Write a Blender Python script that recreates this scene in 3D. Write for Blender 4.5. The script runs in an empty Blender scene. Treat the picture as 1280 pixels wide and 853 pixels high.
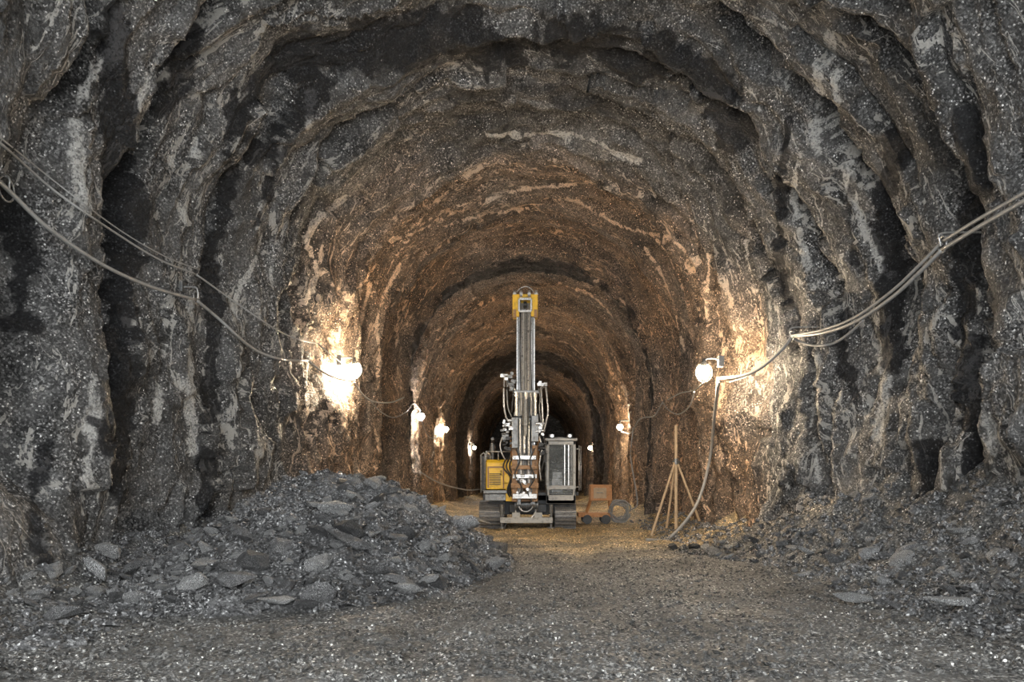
import bpy, bmesh, math, random
import numpy as np
from mathutils import Vector, Matrix
from mathutils.bvhtree import BVHTree
random.seed(7)
rng = np.random.RandomState(11)
sc = bpy.context.scene
C = sc.collection
PI = math.pi

# ------------------------------------------------------------------ noise
def hash3(ix, iy, iz, seed):
    h = (ix.astype(np.int64) * 374761393 + iy.astype(np.int64) * 668265263 + iz.astype(np.int64) * 2147483647 + seed * 974711) & 0xffffffff
    h = ((h ^ (h >> 13)) * 1274126177) & 0xffffffff
    h = ((h ^ (h >> 16)) * 2246822519) & 0xffffffff
    return ((h ^ (h >> 15)) & 0xffffff) / float(0xffffff)
def vnoise(x, y, z=None, seed=0):
    """value noise, -1..1"""
    x = np.asarray(x, float); y = np.asarray(y, float)
    if z is None: z = np.zeros_like(x)
    fx, fy, fz = np.floor(x), np.floor(y), np.floor(z)
    u, v, w = x - fx, y - fy, z - fz
    u = u*u*u*(u*(u*6-15)+10); v = v*v*v*(v*(v*6-15)+10); w = w*w*w*(w*(w*6-15)+10)
    ix, iy, iz = fx.astype(int), fy.astype(int), fz.astype(int)
    r = 0
    for a in (0, 1):
        for b in (0, 1):
            k = hash3(ix+a, iy+b, iz, seed)
            k2 = hash3(ix+a, iy+b, iz+1, seed) if np.any(w) else k
            r = r + (u if a else 1-u)*(v if b else 1-v)*(k*(1-w)+k2*w)
    return r*2-1
def fbm(x, y, z=None, o=4, seed=0, g=0.5):
    r = 0; a = 1; t = 0; f = 1.0
    for i in range(o):
        r = r + a*vnoise(x*f+i*17.3, y*f-i*9.1, None if z is None else z*f, seed+i*31); t += a; a *= g; f *= 2.03
    return r/t
def ridged(x, y, o=4, seed=0, g=0.5):
    r = 0; a = 1; t = 0; f = 1.0
    for i in range(o):
        r = r + a*(1-2*np.abs(vnoise(x*f+i*7.7, y*f+i*3.3, None, seed+i*13))); t += a; a *= g; f *= 2.1
    return r/t
def facets(x, y, seed=0):
    """flat, tilted voronoi cells: the broken faces of blasted rock"""
    fx, fy = np.floor(x), np.floor(y)
    best = np.full(x.shape, 1e9); val = np.zeros(x.shape)
    for a in (-1, 0, 1):
        for b in (-1, 0, 1):
            ix, iy = (fx+a).astype(int), (fy+b).astype(int); iz = ix*0
            px = fx+a+hash3(ix, iy, iz, seed); py = fy+b+hash3(ix, iy, iz, seed+1)
            d = (x-px)**2+(y-py)**2
            v = (hash3(ix, iy, iz, seed+2)-.5) + (x-px)*(hash3(ix, iy, iz, seed+3)-.5)*1.6 + (y-py)*(hash3(ix, iy, iz, seed+4)-.5)*1.6
            m = d < best
            best = np.where(m, d, best); val = np.where(m, v, val)
    return val
def sst(a, b, x):
    t = np.clip((x-a)/(b-a), 0, 1); return t*t*(3-2*t)

# ------------------------------------------------------------------ camera frame
CAM = Vector((0, 0, 1.25)); F = 1000.0; VX, VY = 662.0, 600.0
def ray(px, py): return Vector(((px-VX)/F, 1.0, (VY-py)/F))
def at(px, py, Y): return CAM + ray(px, py)*Y
cam_d = bpy.data.cameras.new('camera'); cam = bpy.data.objects.new('camera', cam_d); C.objects.link(cam)
cam.location = CAM; cam.rotation_euler = (PI/2, 0, 0)
cam_d.sensor_width = 36; cam_d.lens = 36*F/1280
cam_d.shift_x = -(VX-640)/1280; cam_d.shift_y = (VY-426.5)/1280
cam_d.clip_end = 300
sc.camera = cam

# ------------------------------------------------------------------ object helpers
def tag(o, label=None, cat=None, group=None, kind=None):
    if label: o['label'] = label
    if cat: o['category'] = cat
    if group: o['group'] = group
    if kind: o['kind'] = kind
    return o
def empty(name, loc, rz=0):
    o = bpy.data.objects.new(name, None); C.objects.link(o); o.location = loc; o.rotation_euler = (0, 0, rz)
    o.empty_display_size = .1
    return o
def np_mesh(name, V, Fq, mat, smooth=False, uv=None, attr=None, parent=None):
    me = bpy.data.meshes.new(name)
    V = np.asarray(V, np.float32); Fq = np.asarray(Fq, np.int32); k = Fq.shape[1]
    me.vertices.add(len(V)); me.vertices.foreach_set('co', V.ravel())
    me.loops.add(Fq.size); me.loops.foreach_set('vertex_index', Fq.ravel())
    me.polygons.add(len(Fq)); me.polygons.foreach_set('loop_start', np.arange(0, Fq.size, k, dtype=np.int32))
    me.polygons.foreach_set('loop_total', np.full(len(Fq), k, np.int32))
    me.polygons.foreach_set('use_smooth', np.full(len(Fq), smooth))
    me.update(calc_edges=True)
    if uv is not None:
        l = me.uv_layers.new(name='UVMap'); l.data.foreach_set('uv', np.asarray(uv, np.float32)[Fq.ravel()].ravel())
    if attr:
        for an, av in attr.items():
            a = me.attributes.new(an, 'FLOAT', 'POINT'); a.data.foreach_set('value', np.asarray(av, np.float32))
    me.materials.append(mat)
    o = bpy.data.objects.new(name, me); C.objects.link(o); o.parent = parent
    return o
def grid_faces(n, m):
    i = np.arange(n-1)[:, None]*m + np.arange(m-1)[None, :]
    i = i.ravel()
    return np.stack([i, i+1, i+m+1, i+m], 1)

class MB:
    def __init__(s): s.bm = bmesh.new()
    def box(s, x0, x1, y0, y1, z0, z1, M=None, taper=None):
        g = bmesh.ops.create_cube(s.bm, size=1)['verts']
        for v in g:
            v.co = Vector((x0+(v.co.x+.5)*(x1-x0), y0+(v.co.y+.5)*(y1-y0), z0+(v.co.z+.5)*(z1-z0)))
            if taper and v.co.z > (z0+z1)/2:
                v.co.x = (x0+x1)/2+(v.co.x-(x0+x1)/2)*taper; v.co.y = (y0+y1)/2+(v.co.y-(y0+y1)/2)*taper
            if M: v.co = M @ v.co
        return s
    def bar(s, a, b, w, d):
        a, b = Vector(a), Vector(b); q = (b-a).to_track_quat('Z', 'Y').to_matrix().to_4x4()
        return s.box(-w/2, w/2, -d/2, d/2, 0, (b-a).length, Matrix.Translation(a) @ q)
    def cyl(s, a, b, r, r2=None, n=16):
        a, b = Vector(a), Vector(b); L = (b-a).length
        M = Matrix.Translation((a+b)/2) @ (b-a).to_track_quat('Z', 'Y').to_matrix().to_4x4()
        bmesh.ops.create_cone(s.bm, cap_ends=True, segments=n, radius1=r, radius2=r if r2 is None else r2, depth=L, matrix=M)
        return s
    def ball(s, c, r, n=12, sq=(1, 1, 1)):
        bmesh.ops.create_uvsphere(s.bm, u_segments=n, v_segments=max(6, n//2), radius=r, matrix=Matrix.Translation(Vector(c)) @ Matrix.Diagonal((*sq, 1)))
        return s
    def tube(s, pts, r, n=8):
        pts = [Vector(p) for p in pts]; rings = []
        up = Vector((0, 0, 1))
        for i, p in enumerate(pts):
            t = (pts[min(i+1, len(pts)-1)]-pts[max(i-1, 0)]).normalized()
            a = t.cross(up)
            if a.length < .1: a = t.cross(Vector((0, 1, 0)))
            a.normalize(); b = a.cross(t).normalized()
            rr = r[i] if isinstance(r, (list, tuple)) else r
            rings.append([s.bm.verts.new(p + a*math.cos(k*2*PI/n)*rr + b*math.sin(k*2*PI/n)*rr) for k in range(n)])
        for u, v in zip(rings, rings[1:]):
            for k in range(n): s.bm.faces.new((u[k], u[(k+1) % n], v[(k+1) % n], v[k])).smooth = True
        s.bm.faces.new(rings[0][::-1]); s.bm.faces.new(rings[-1])
        return s
    def prism(s, poly, axis, a, b):
        """extrude a 2D outline along an axis ('x': poly is (y,z); 'y': poly is (x,z))"""
        f = (lambda p, d: Vector((d, p[0], p[1]))) if axis == 'x' else (lambda p, d: Vector((p[0], d, p[1])))
        A = [s.bm.verts.new(f(p, a)) for p in poly]; B = [s.bm.verts.new(f(p, b)) for p in poly]
        s.bm.faces.new(A); s.bm.faces.new(B[::-1]); n = len(poly)
        for i in range(n): s.bm.faces.new((A[i], B[i], B[(i+1) % n], A[(i+1) % n]))
        return s
    def torus(s, c, R, r, axis='y', n=20, m=8, arc=2*PI, start=0):
        P = []
        k = n if arc >= 2*PI-.01 else n
        for i in range(k+1):
            t = start+arc*i/k; u, v = math.cos(t)*R, math.sin(t)*R
            P.append(Vector(c)+(Vector((u, 0, v)) if axis == 'y' else Vector((0, u, v)) if axis == 'x' else Vector((u, v, 0))))
        return s.tube(P, r, m)
    def build(s, name, mat, parent=None, bevel=0, smooth=False):
        bmesh.ops.recalc_face_normals(s.bm, faces=s.bm.faces)
        me = bpy.data.meshes.new(name)
        if smooth:
            for f in s.bm.faces: f.smooth = True
        s.bm.to_mesh(me); s.bm.free(); me.materials.append(mat)
        o = bpy.data.objects.new(name, me); C.objects.link(o); o.parent = parent
        if bevel:
            b = o.modifiers.new('bevel', 'BEVEL'); b.width = bevel; b.segments = 2; b.limit_method = 'ANGLE'
        return o
def spline(pts, k=8):
    P = [Vector(p) for p in pts]; out = []
    P = [P[0]*2-P[1]] + P + [P[-1]*2-P[-2]]
    for i in range(1, len(P)-2):
        for j in range(k):
            t = j/k; a, b, c, d = P[i-1:i+3]
            out.append(.5*((2*b)+(c-a)*t+(2*a-5*b+4*c-d)*t*t+(3*b-a-3*c+d)*t**3))
    out.append(P[-2]); return out

# ------------------------------------------------------------------ materials
class NT:
    def __init__(s, name):
        s.m = bpy.data.materials.new(name); s.m.use_nodes = True; s.t = s.m.node_tree; s.n = s.t.nodes; s.l = s.t.links
        s.b = s.n['Principled BSDF']
    def add(s, ty, **kw):
        n = s.n.new(ty)
        for k, v in kw.items():
            if k.startswith('i_'): n.inputs[k[2:].replace('_', ' ')].default_value = v
            else: setattr(n, k, v)
        return n
    def link(s, a, b): s.l.new(a, b)
    def noise(s, vec, scale, detail=4, rough=.6, dist=0):
        n = s.add('ShaderNodeTexNoise'); n.inputs['Scale'].default_value = scale; n.inputs['Detail'].default_value = detail
        n.inputs['Roughness'].default_value = rough; n.inputs['Distortion'].default_value = dist; s.link(vec, n.inputs['Vector']); return n.outputs['Fac']
    def ramp(s, f, stops):
        r = s.add('ShaderNodeValToRGB'); e = r.color_ramp.elements
        while len(e) < len(stops): e.new(.5)
        for i, (p, c) in enumerate(stops):
            e[i].position = p; e[i].color = (c, c, c, 1) if isinstance(c, (int, float)) else (*c, 1)
        s.link(f, r.inputs['Fac']); return r.outputs['Color']
    def math(s, op, a, b=None, c=None, clamp=False):
        n = s.add('ShaderNodeMath', operation=op, use_clamp=clamp)
        for i, v in enumerate((a, b, c)):
            if v is None: continue
            if isinstance(v, (int, float)): n.inputs[i].default_value = v
            else: s.link(v, n.inputs[i])
        return n.outputs[0]
    def mix(s, f, a, b, ty='MIX'):
        n = s.add('ShaderNodeMix', data_type='RGBA', blend_type=ty)
        for k, v in ((0, f), (6, a), (7, b)):
            if isinstance(v, (int, float)): n.inputs[k].default_value = v if k == 0 else (v, v, v, 1)
            elif isinstance(v, tuple): n.inputs[k].default_value = (*v, 1)
            else: s.link(v, n.inputs[k])
        return n.outputs[2]
    def mapping(s, vec, sc_, rot=(0, 0, 0)):
        n = s.add('ShaderNodeMapping'); n.inputs['Scale'].default_value = sc_; n.inputs['Rotation'].default_value = rot; s.link(vec, n.inputs['Vector']); return n.outputs[0]

def rock_mat(name, uvs=True, dark=.032, light=.19, grain=.55, grain_amt=1.0, veins=True, tint=(1, .97, .93)):
    t = NT(name); g = t.add('ShaderNodeNewGeometry'); obj = g.outputs['Position']
    if not uvs:
        tc = t.add('ShaderNodeTexCoord'); obj = tc.outputs['Object']
    big = t.noise(obj, .55, 5, .6); med = t.noise(obj, 3.2, 6, .68, .6)
    base = t.mix(t.ramp(t.math('ADD', t.math('MULTIPLY', big, .5), t.math('MULTIPLY', med, .5)), [(.38, 0), (.62, 1)]), tuple(dark*c for c in tint), tuple(light*c for c in tint))
    # mineral grain: fine bright and dark crystals
    if not uvs and name != 'pale_stone':
        oi = t.add('ShaderNodeObjectInfo').outputs['Random']
        base = t.mix(1.0, base, t.ramp(oi, [(0, .45), (.7, 1.6), (1, 2.6)]), 'MULTIPLY')
    cell = t.add('ShaderNodeTexVoronoi'); cell.inputs['Scale'].default_value = 46; t.link(obj, cell.inputs['Vector'])
    cs = t.add('ShaderNodeSeparateColor'); t.link(cell.outputs['Color'], cs.inputs[0])
    v = t.add('ShaderNodeTexVoronoi'); v.inputs['Scale'].default_value = 34; t.link(obj, v.inputs['Vector'])
    gr = t.add('ShaderNodeSeparateColor'); t.link(v.outputs['Color'], gr.inputs[0])
    patch = t.ramp(t.noise(obj, 1.1, 5, .7, .8), [(.42, 0), (.60, 1)])
    thr = t.math('SUBTRACT', .985, t.math('MULTIPLY', patch, .24*grain_amt))
    gm = t.math('GREATER_THAN', gr.outputs[0], thr)
    core = t.math('LESS_THAN', v.outputs['Distance'], .42)
    gm = t.math('MULTIPLY', gm, core)
    base = t.mix(t.math('MULTIPLY', gm, .85), base, tuple(grain*c for c in tint))
    gritty = t.ramp(t.noise(obj, 1.7, 4, .7, .5), [(.40, .35), (.62, 1)])
    base = t.mix(gritty, base, t.mix(1.0, base, t.ramp(cs.outputs[2], [(0, .12), (.45, .5), (.8, 1.5), (1, 3.4)]), 'MULTIPLY'))
    fine = t.noise(obj, 38, 3, .8)
    base = t.mix(1.0, base, t.ramp(fine, [(.30, .35), (.70, 1.9)]), 'MULTIPLY')
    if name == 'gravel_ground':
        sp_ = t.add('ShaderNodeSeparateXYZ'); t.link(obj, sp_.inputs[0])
        floor_light = t.ramp(t.math('ADD', t.math('MULTIPLY', sp_.outputs[1], .04), t.math('MULTIPLY', big, .5)), [(.74, 0), (.98, 1)])
        base = t.mix(floor_light, base, t.mix(1.0, base, (2.6, 2.0, 1.15), 'MULTIPLY'))  # yellow lamp light on the floor towards the rig, painted into the ground colour
    if veins:
        uv = t.add('ShaderNodeUVMap', uv_map='UVMap').outputs[0]
        s1 = t.mapping(uv, (.16, 1.0, 1))
        n1 = t.noise(s1, 6.5, 5, .62, 1.2)
        band = t.noise(t.mapping(uv, (.12, .5, 1)), 4.1, 2, .5)
        w = t.math('MULTIPLY', t.ramp(band, [(.40, 0), (.58, 1)]), .019)
        ln = t.math('LESS_THAN', t.math('ABSOLUTE', t.math('SUBTRACT', n1, .5)), w)
        brk = t.ramp(t.noise(obj, 5, 4, .7), [(.46, 0), (.52, 1)])
        base = t.mix(t.math('MULTIPLY', t.math('MULTIPLY', ln, brk), .8), base, (.55, .52, .47))
        at_ = t.add('ShaderNodeAttribute', attribute_name='vein').outputs['Fac']
        rough_edge = t.math('ADD', at_, t.math('MULTIPLY', t.math('SUBTRACT', t.noise(t.mapping(uv, (.5, 1, 1)), 24, 5, .8), .5), 1.5))
        at_ = t.ramp(rough_edge, [(.34, 0), (.54, 1)]); at_ = t.math('MULTIPLY', at_, t.ramp(cs.outputs[1], [(.1, .25), (.5, 1)]))
        rag = t.math('MULTIPLY', at_, t.ramp(t.noise(obj, 16, 3, .8), [(.34, .45), (.5, 1)]))
        base = t.mix(rag, base, (.62, .60, .56))
        st = t.add('ShaderNodeAttribute', attribute_name='lamp_tint').outputs['Fac']
        base = t.mix(st, base, t.mix(1.0, base, (2.1, 1.35, .80), 'MULTIPLY'))  # brown warmth of the lamps multiplied into the rock colour
        dy = t.ramp(t.math('ADD', t.add('ShaderNodeAttribute', attribute_name='painted_shade').outputs['Fac'], t.math('MULTIPLY', t.math('SUBTRACT', med, .5), 1.2)), [(.35, 0), (.65, 1)])
        base = t.mix(dy, base, t.mix(1.0, base, (.14, .14, .15), 'MULTIPLY'))  # shade of crevices and rings darkened into the rock colour
    t.link(base, t.b.inputs['Base Color'])
    t.link(t.ramp(med, [(.35, .38), (.65, .8)]), t.b.inputs['Roughness'])
    t.b.inputs['Specular IOR Level'].default_value = .55
    h = t.math('ADD', t.math('MULTIPLY', t.noise(obj, 9, 6, .75), .06), t.math('MULTIPLY', fine, .02))
    h = t.math('ADD', h, t.math('MULTIPLY', v.outputs['Distance'], -.012))
    if veins: h = t.math('ADD', h, t.math('MULTIPLY', n1, .10))
    bp = t.add('ShaderNodeBump'); bp.inputs['Strength'].default_value = 1.0; bp.inputs['Distance'].default_value = 1.0
    t.link(h, bp.inputs['Height']); t.link(bp.outputs[0], t.b.inputs['Normal'])
    return t.m
def metal_mat(name, col, rough=.5, metal=.0, wear=.35, wearcol=(.35, .33, .3), dirt=.5, scale=6):
    t = NT(name); tc = t.add('ShaderNodeTexCoord').outputs['Object']
    n = t.noise(tc, scale, 6, .7); n2 = t.noise(tc, scale*5, 4, .7)
    c = t.mix(t.ramp(n, [(.52, 0), (.66, dirt)]), col, tuple(x*.35+.02 for x in col))
    c = t.mix(t.ramp(n2, [(.60, 0), (.66, wear)]), c, wearcol)
    t.link(c, t.b.inputs['Base Color']); t.b.inputs['Metallic'].default_value = metal
    t.link(t.ramp(n, [(.3, rough*.7), (.7, min(1, rough*1.3))]), t.b.inputs['Roughness'])
    bp = t.add('ShaderNodeBump'); bp.inputs['Strength'].default_value = .25; bp.inputs['Distance'].default_value = .01
    t.link(n2, bp.inputs['Height']); t.link(bp.outputs[0], t.b.inputs['Normal'])
    return t.m
def emit_mat(name, col, strength):
    t = NT(name); t.b.inputs['Base Color'].default_value = (.9, .9, .9, 1)
    t.b.inputs['Emission Color'].default_value = (*col, 1); t.b.inputs['Emission Strength'].default_value = strength
    n = t.noise(t.add('ShaderNodeTexCoord').outputs['Object'], 20, 1); t.link(t.ramp(n, [(0, .2), (1, .3)]), t.b.inputs['Roughness'])
    return t.m
M_rock = rock_mat('tunnel_rock')
M_rubble = rock_mat('rubble_rock', uvs=True, dark=.075, light=.27, grain=.6, grain_amt=.9, veins=False, tint=(1, .99, .98))
M_stone = rock_mat('loose_stone', uvs=False, dark=.11, light=.26, grain=.45, grain_amt=.2, veins=False, tint=(1, .99, .98))
M_pale = rock_mat('pale_stone', uvs=False, dark=.36, light=.55, grain=.7, grain_amt=.6, veins=False, tint=(1, .99, .97))
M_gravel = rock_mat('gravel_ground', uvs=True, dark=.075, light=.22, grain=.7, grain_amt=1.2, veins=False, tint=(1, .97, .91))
M_yellow = metal_mat('yellow_paint', (.80, .50, .03), .45, 0, .35, (.9, .75, .35))
M_bronze = metal_mat('muddy_orange_steel', (.30, .17, .08), .55, .1, .9, (.75, .6, .42), .8, 12)
M_steel = metal_mat('worn_steel', (.17, .17, .165), .38, .5, .8, (.62, .61, .58), .8, 9)
M_bright = metal_mat('bright_steel', (.50, .49, .47), .3, .6, .5, (.85, .85, .82), .8, 9)
M_track = metal_mat('worn_track_steel', (.22, .21, .20), .4, .4, .8, (.7, .68, .64), .8, 9)
M_dark = metal_mat('dark_steel', (.03, .03, .03), .5, .3, .5, (.3, .3, .3))
M_white = metal_mat('grey_white_paint', (.40, .40, .385), .5, 0, .5, (.12, .12, .12), .8, 10)
M_rubber = metal_mat('black_rubber', (.035, .035, .035), .5, 0, .3, (.12, .12, .12))
M_cable = metal_mat('cable_sheath', (.33, .32, .30), .4, 0, .3, (.5, .5, .5), .4)
M_cabled = metal_mat('thin_cable_sheath', (.36, .35, .33), .45, 0, .3, (.4, .4, .4), .4)
M_rust = metal_mat('rusty_orange_paint', (.55, .25, .09), .6, 0, .5, (.75, .6, .45))
M_wood = metal_mat('pale_timber', (.52, .38, .24), .7, 0, .3, (.7, .6, .5))
def glass_mat():
    t = NT('cab_glass'); t.b.inputs['Base Color'].default_value = (.35, .38, .38, 1); t.b.inputs['Alpha'].default_value = .13; t.b.inputs['Specular IOR Level'].default_value = .25
    t.b.inputs['IOR'].default_value = 1.35
    n = t.noise(t.add('ShaderNodeTexCoord').outputs['Object'], 9, 5); t.link(t.ramp(n, [(.4, .02), (.75, .2)]), t.b.inputs['Roughness']); return t.m
M_glass = glass_mat()

# ------------------------------------------------------------------ the tunnel
ZB = -.6; ZS = 3.9
def half_width(Y):
    w = 4.02 + .5*(1-sst(14.5, 17.2, Y)) + .95*(1-sst(10.5, 14.2, Y))
    w += .13*np.sin(Y*2*PI/3.6+.6)*sst(15, 18, Y) - .30*np.exp(-((Y-24.2)/.9)**2) + .2*np.exp(-((Y-21.3)/1.6)**2) - .26*np.exp(-((Y-45)/1.6)**2) - .12*np.exp(-((Y-34)/1.2)**2)
    return w
def top_height(Y):
    return 8.25 + .35*(1-sst(13.5, 17.5, Y)) + .12*np.sin(Y*2*PI/3.6+.9) - .28*np.exp(-((Y-25.2)/1.2)**2) - .22*np.exp(-((Y-45)/1.6)**2)
LW = ZS-ZB; LA = 4.35*PI
LT = 2*LW+LA
CREV_L = [(8.7, .5, .5, 1.0, 7.5), (10.35, .30, .85, 2.2, 9.5), (12.1, .22, .4, 0, 5), (13.75, .20, .55, 2.8, 9.0), (15.1, .16, .3, 0, 6)]
CREV_R = [(9.6, .26, .6, 1.0, 8), (11.75, .24, .8, 3.4, 8.0), (13.1, .16, .45, 1.5, 9), (14.6, .2, .4, 2, 9), (10.6, .3, .5, 0, 3)]
def pxs(side, pts):      # an outline on the wall, given as (distance along tunnel, height along the wall) points
    return pts
def surf(s, Y):
    """s: metres along the section from the left foot over the crown, Y: metres into the tunnel"""
    w = half_width(Y); h = top_height(Y)-ZS
    a = np.clip((s-LW)/LA, 0, 1)*PI
    onl = s < LW; onr = s > LW+LA
    x = np.where(onl, -w, np.where(onr, w, -w*np.cos(a)))
    z = np.where(onl, ZB+s, np.where(onr, ZS-(s-LW-LA), ZS+h*np.sin(a)))
    nx = np.where(onl, 1, np.where(onr, -1, np.cos(a))); nz = np.where(onl | onr, 0, -np.sin(a))
    # displacement, positive towards the inside
    q = Y + .55*fbm(s*.33, Y*.3, o=3, seed=5) + .18*fbm(s*1.1, Y*.9, o=3, seed=15)
    near = 1-sst(15.5, 18.5, Y)
    d = .42*fbm(s/3.2, q/2.0, o=3, seed=1)*(.55+.6*near)
    d += .20*ridged(s/3.6, q/.95, o=3, seed=2)*(.7+.5*near)
    d += .17*facets(s/1.5+.5*fbm(s*.8, Y*.8, o=2, seed=33), q/.62, seed=40)*(.6+.6*near)
    d += .075*facets(s/.55+.4*fbm(s*2, Y*2, o=2, seed=34), q/.26, seed=50)
    d += .05*ridged(s/.8, q/.24, o=3, seed=8)
    d += .035*fbm(s/.22, q/.14, o=3, seed=9, g=.65)
    for side, L in ((0, CREV_L), (1, CREV_R)):
        for (y0, wd, dp, z0, z1) in L:
            ss = s if side == 0 else LT-s
            cy = y0 + .35*fbm(ss*.5, ss*0+y0*3.1, o=3, seed=60)
            m = sst(z0+ZB*-1-.6, z0-ZB+.8, ss)*(1-sst(z1-ZB-1, z1-ZB+1.4, ss)) if z0 > 0 else (1-sst(z1-ZB-1, z1-ZB+1.4, ss))
            ww = wd*(.75+.5*vnoise(ss*.9, ss*0+y0, seed=61))
            d -= dp*m*np.exp(-np.abs((Y-cy)/ww)**2.4)
    d = np.where(d > .55, .55+(d-.55)*.3, d)
    # roots of the walls bulge out a little near the floor
    foot = np.exp(-(np.minimum(s, LT-s)/1.6)**2)
    d += .25*foot*near
    dz = .10*fbm(s/.9, Y/.7, o=3, seed=71)
    return x+nx*d, Y + .12*fbm(s/.7, Y/.7, o=3, seed=70), z+nz*d+dz*np.abs(nx)
Ys = np.concatenate([np.arange(-1.5, 5, .14), np.arange(5, 19, .042), np.arange(19, 30, .06), np.arange(30, 48, .11), np.arange(48, 78.01, .22)])
NS = 540
Ss = np.linspace(0, LT, NS)
SG, YG = np.meshgrid(Ss, Ys)          # rows: Y
X_, Y_, Z_ = surf(SG, YG)
# quartz veins: polylines in (px,py) read as directions and found on the rock, widths in metres
step = 3
Xc, Yc, Zc = X_[::step, ::step], Y_[::step, ::step], Z_[::step, ::step]
cv = np.stack([Xc, Yc, Zc], -1).reshape(-1, 3)
cf = grid_faces(*Xc.shape)
BV = BVHTree.FromPolygons(cv.tolist(), cf.tolist())
def hit(px, py):
    r = BV.ray_cast(CAM + ray(px, py)*2.5, ray(px, py).normalized())
    return r[0] if r[0] is not None else at(px, py, 30)
SHADE_BANDS = [  # crevice shade painted on the rock as dark bands, same format as the veins
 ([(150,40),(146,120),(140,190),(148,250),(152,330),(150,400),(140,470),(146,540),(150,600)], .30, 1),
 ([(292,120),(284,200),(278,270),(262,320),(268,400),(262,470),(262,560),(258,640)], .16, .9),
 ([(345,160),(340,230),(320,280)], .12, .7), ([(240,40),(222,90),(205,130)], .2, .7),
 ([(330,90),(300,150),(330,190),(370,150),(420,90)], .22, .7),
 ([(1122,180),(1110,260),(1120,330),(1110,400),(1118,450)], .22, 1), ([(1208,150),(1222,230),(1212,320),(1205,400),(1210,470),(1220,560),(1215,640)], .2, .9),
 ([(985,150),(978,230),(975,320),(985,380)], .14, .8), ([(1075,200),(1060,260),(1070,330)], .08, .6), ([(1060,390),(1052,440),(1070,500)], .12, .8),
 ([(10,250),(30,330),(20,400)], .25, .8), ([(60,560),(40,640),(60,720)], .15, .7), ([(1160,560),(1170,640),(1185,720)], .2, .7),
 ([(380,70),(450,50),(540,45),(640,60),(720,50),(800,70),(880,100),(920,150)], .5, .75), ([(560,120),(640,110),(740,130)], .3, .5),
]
VEINS = [  # (list of (px, py)), half width m, strength
 ([(430,248),(402,268),(384,298),(392,322),(396,345),(384,372),(372,402),(366,432)], .055, 1),
 ([(330,255),(322,285),(326,305),(312,340),(297,365),(294,400)], .045, .9),
 ([(341,318),(338,345),(345,380)], .022, .7),
 ([(1038,45),(1044,110),(1046,150),(1052,190),(1062,235),(1075,275),(1092,310),(1110,345)], .05, .9),
 ([(1020,75),(1026,115),(1018,150),(1022,190)], .07, .6),
 ([(998,200),(992,240),(1003,300),(1012,350),(1022,385)], .05, .8),
 ([(1050,310),(1053,355),(1057,400)], .022, .9),
 ([(246,168),(244,185),(241,205)], .055, .85),
 ([(222,252),(228,268),(236,280)], .06, .75),
 ([(985,80),(983,110)], .03, .8),
 ([(935,105),(950,140),(962,180)], .03, .6),
 ([(150,20),(148,60),(100,120),(98,200),(110,260)], .10, .55),
 ([(200,60),(180,110),(172,140)], .06, .55),
 ([(320,55),(312,100),(300,130)], .045, .6),
 ([(390,120),(385,160)], .07, .5),
 ([(352,175),(350,205)], .03, .6),
 ([(240,380),(236,440),(238,500),(242,560)], .09, .5),
 ([(610,170),(690,168),(740,175),(770,192),(800,200)], .05, .8),
 ([(490,300),(520,290),(560,270),(600,255),(650,238),(700,232),(740,228)], .05, .8),
 ([(520,285),(560,262),(620,245)], .03, .7),
 ([(640,262),(700,250),(740,262),(770,280),(800,290),(840,300),(870,330)], .04, .8),
 ([(540,290),(580,275),(630,265),(660,262)], .03, .8),
 ([(470,330),(456,350),(440,370),(430,400)], .035, .8),
 ([(530,270),(510,300),(490,330),(478,355)], .03, .7),
 ([(462,355),(454,390),(448,430),(446,450)], .04, .8),
 ([(500,330),(480,370),(470,410),(474,440),(472,470)], .035, .8),
 ([(506,345),(498,390),(495,430)], .03, .7),
 ([(800,300),(825,340),(840,375),(848,410),(856,440)], .04, .8),
 ([(815,290),(835,320),(850,350),(858,380)], .03, .7),
 ([(884,300),(886,340),(882,380),(890,430)], .03, .7),
 ([(905,330),(915,380),(930,420)], .02, .5),
 ([(932,300),(938,340),(945,365)], .05, .5),
 ([(560,400),(585,380),(600,365)], .04, .7), ([(700,355),(740,370),(765,395)], .05, .7),
 ([(560,470),(585,440),(610,425),(635,415)], .05, .7), ([(680,420),(710,430),(735,450)], .05, .7),
 ([(1100,430),(1108,480),(1098,540)], .09, .45), ([(1215,430),(1225,500),(1235,560)], .1, .4), ([(1020,450),(1015,520),(1022,600)], .06, .45),
 ([(120,470),(115,540),(108,600)], .08, .45), ([(205,420),(200,480),(195,530)], .05, .5),
]
vein = np.zeros(X_.shape); painted_shade = np.zeros(X_.shape)
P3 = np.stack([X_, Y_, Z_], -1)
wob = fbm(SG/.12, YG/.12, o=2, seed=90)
wob2 = fbm(SG/.5, YG/.5, o=2, seed=91)
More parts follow.
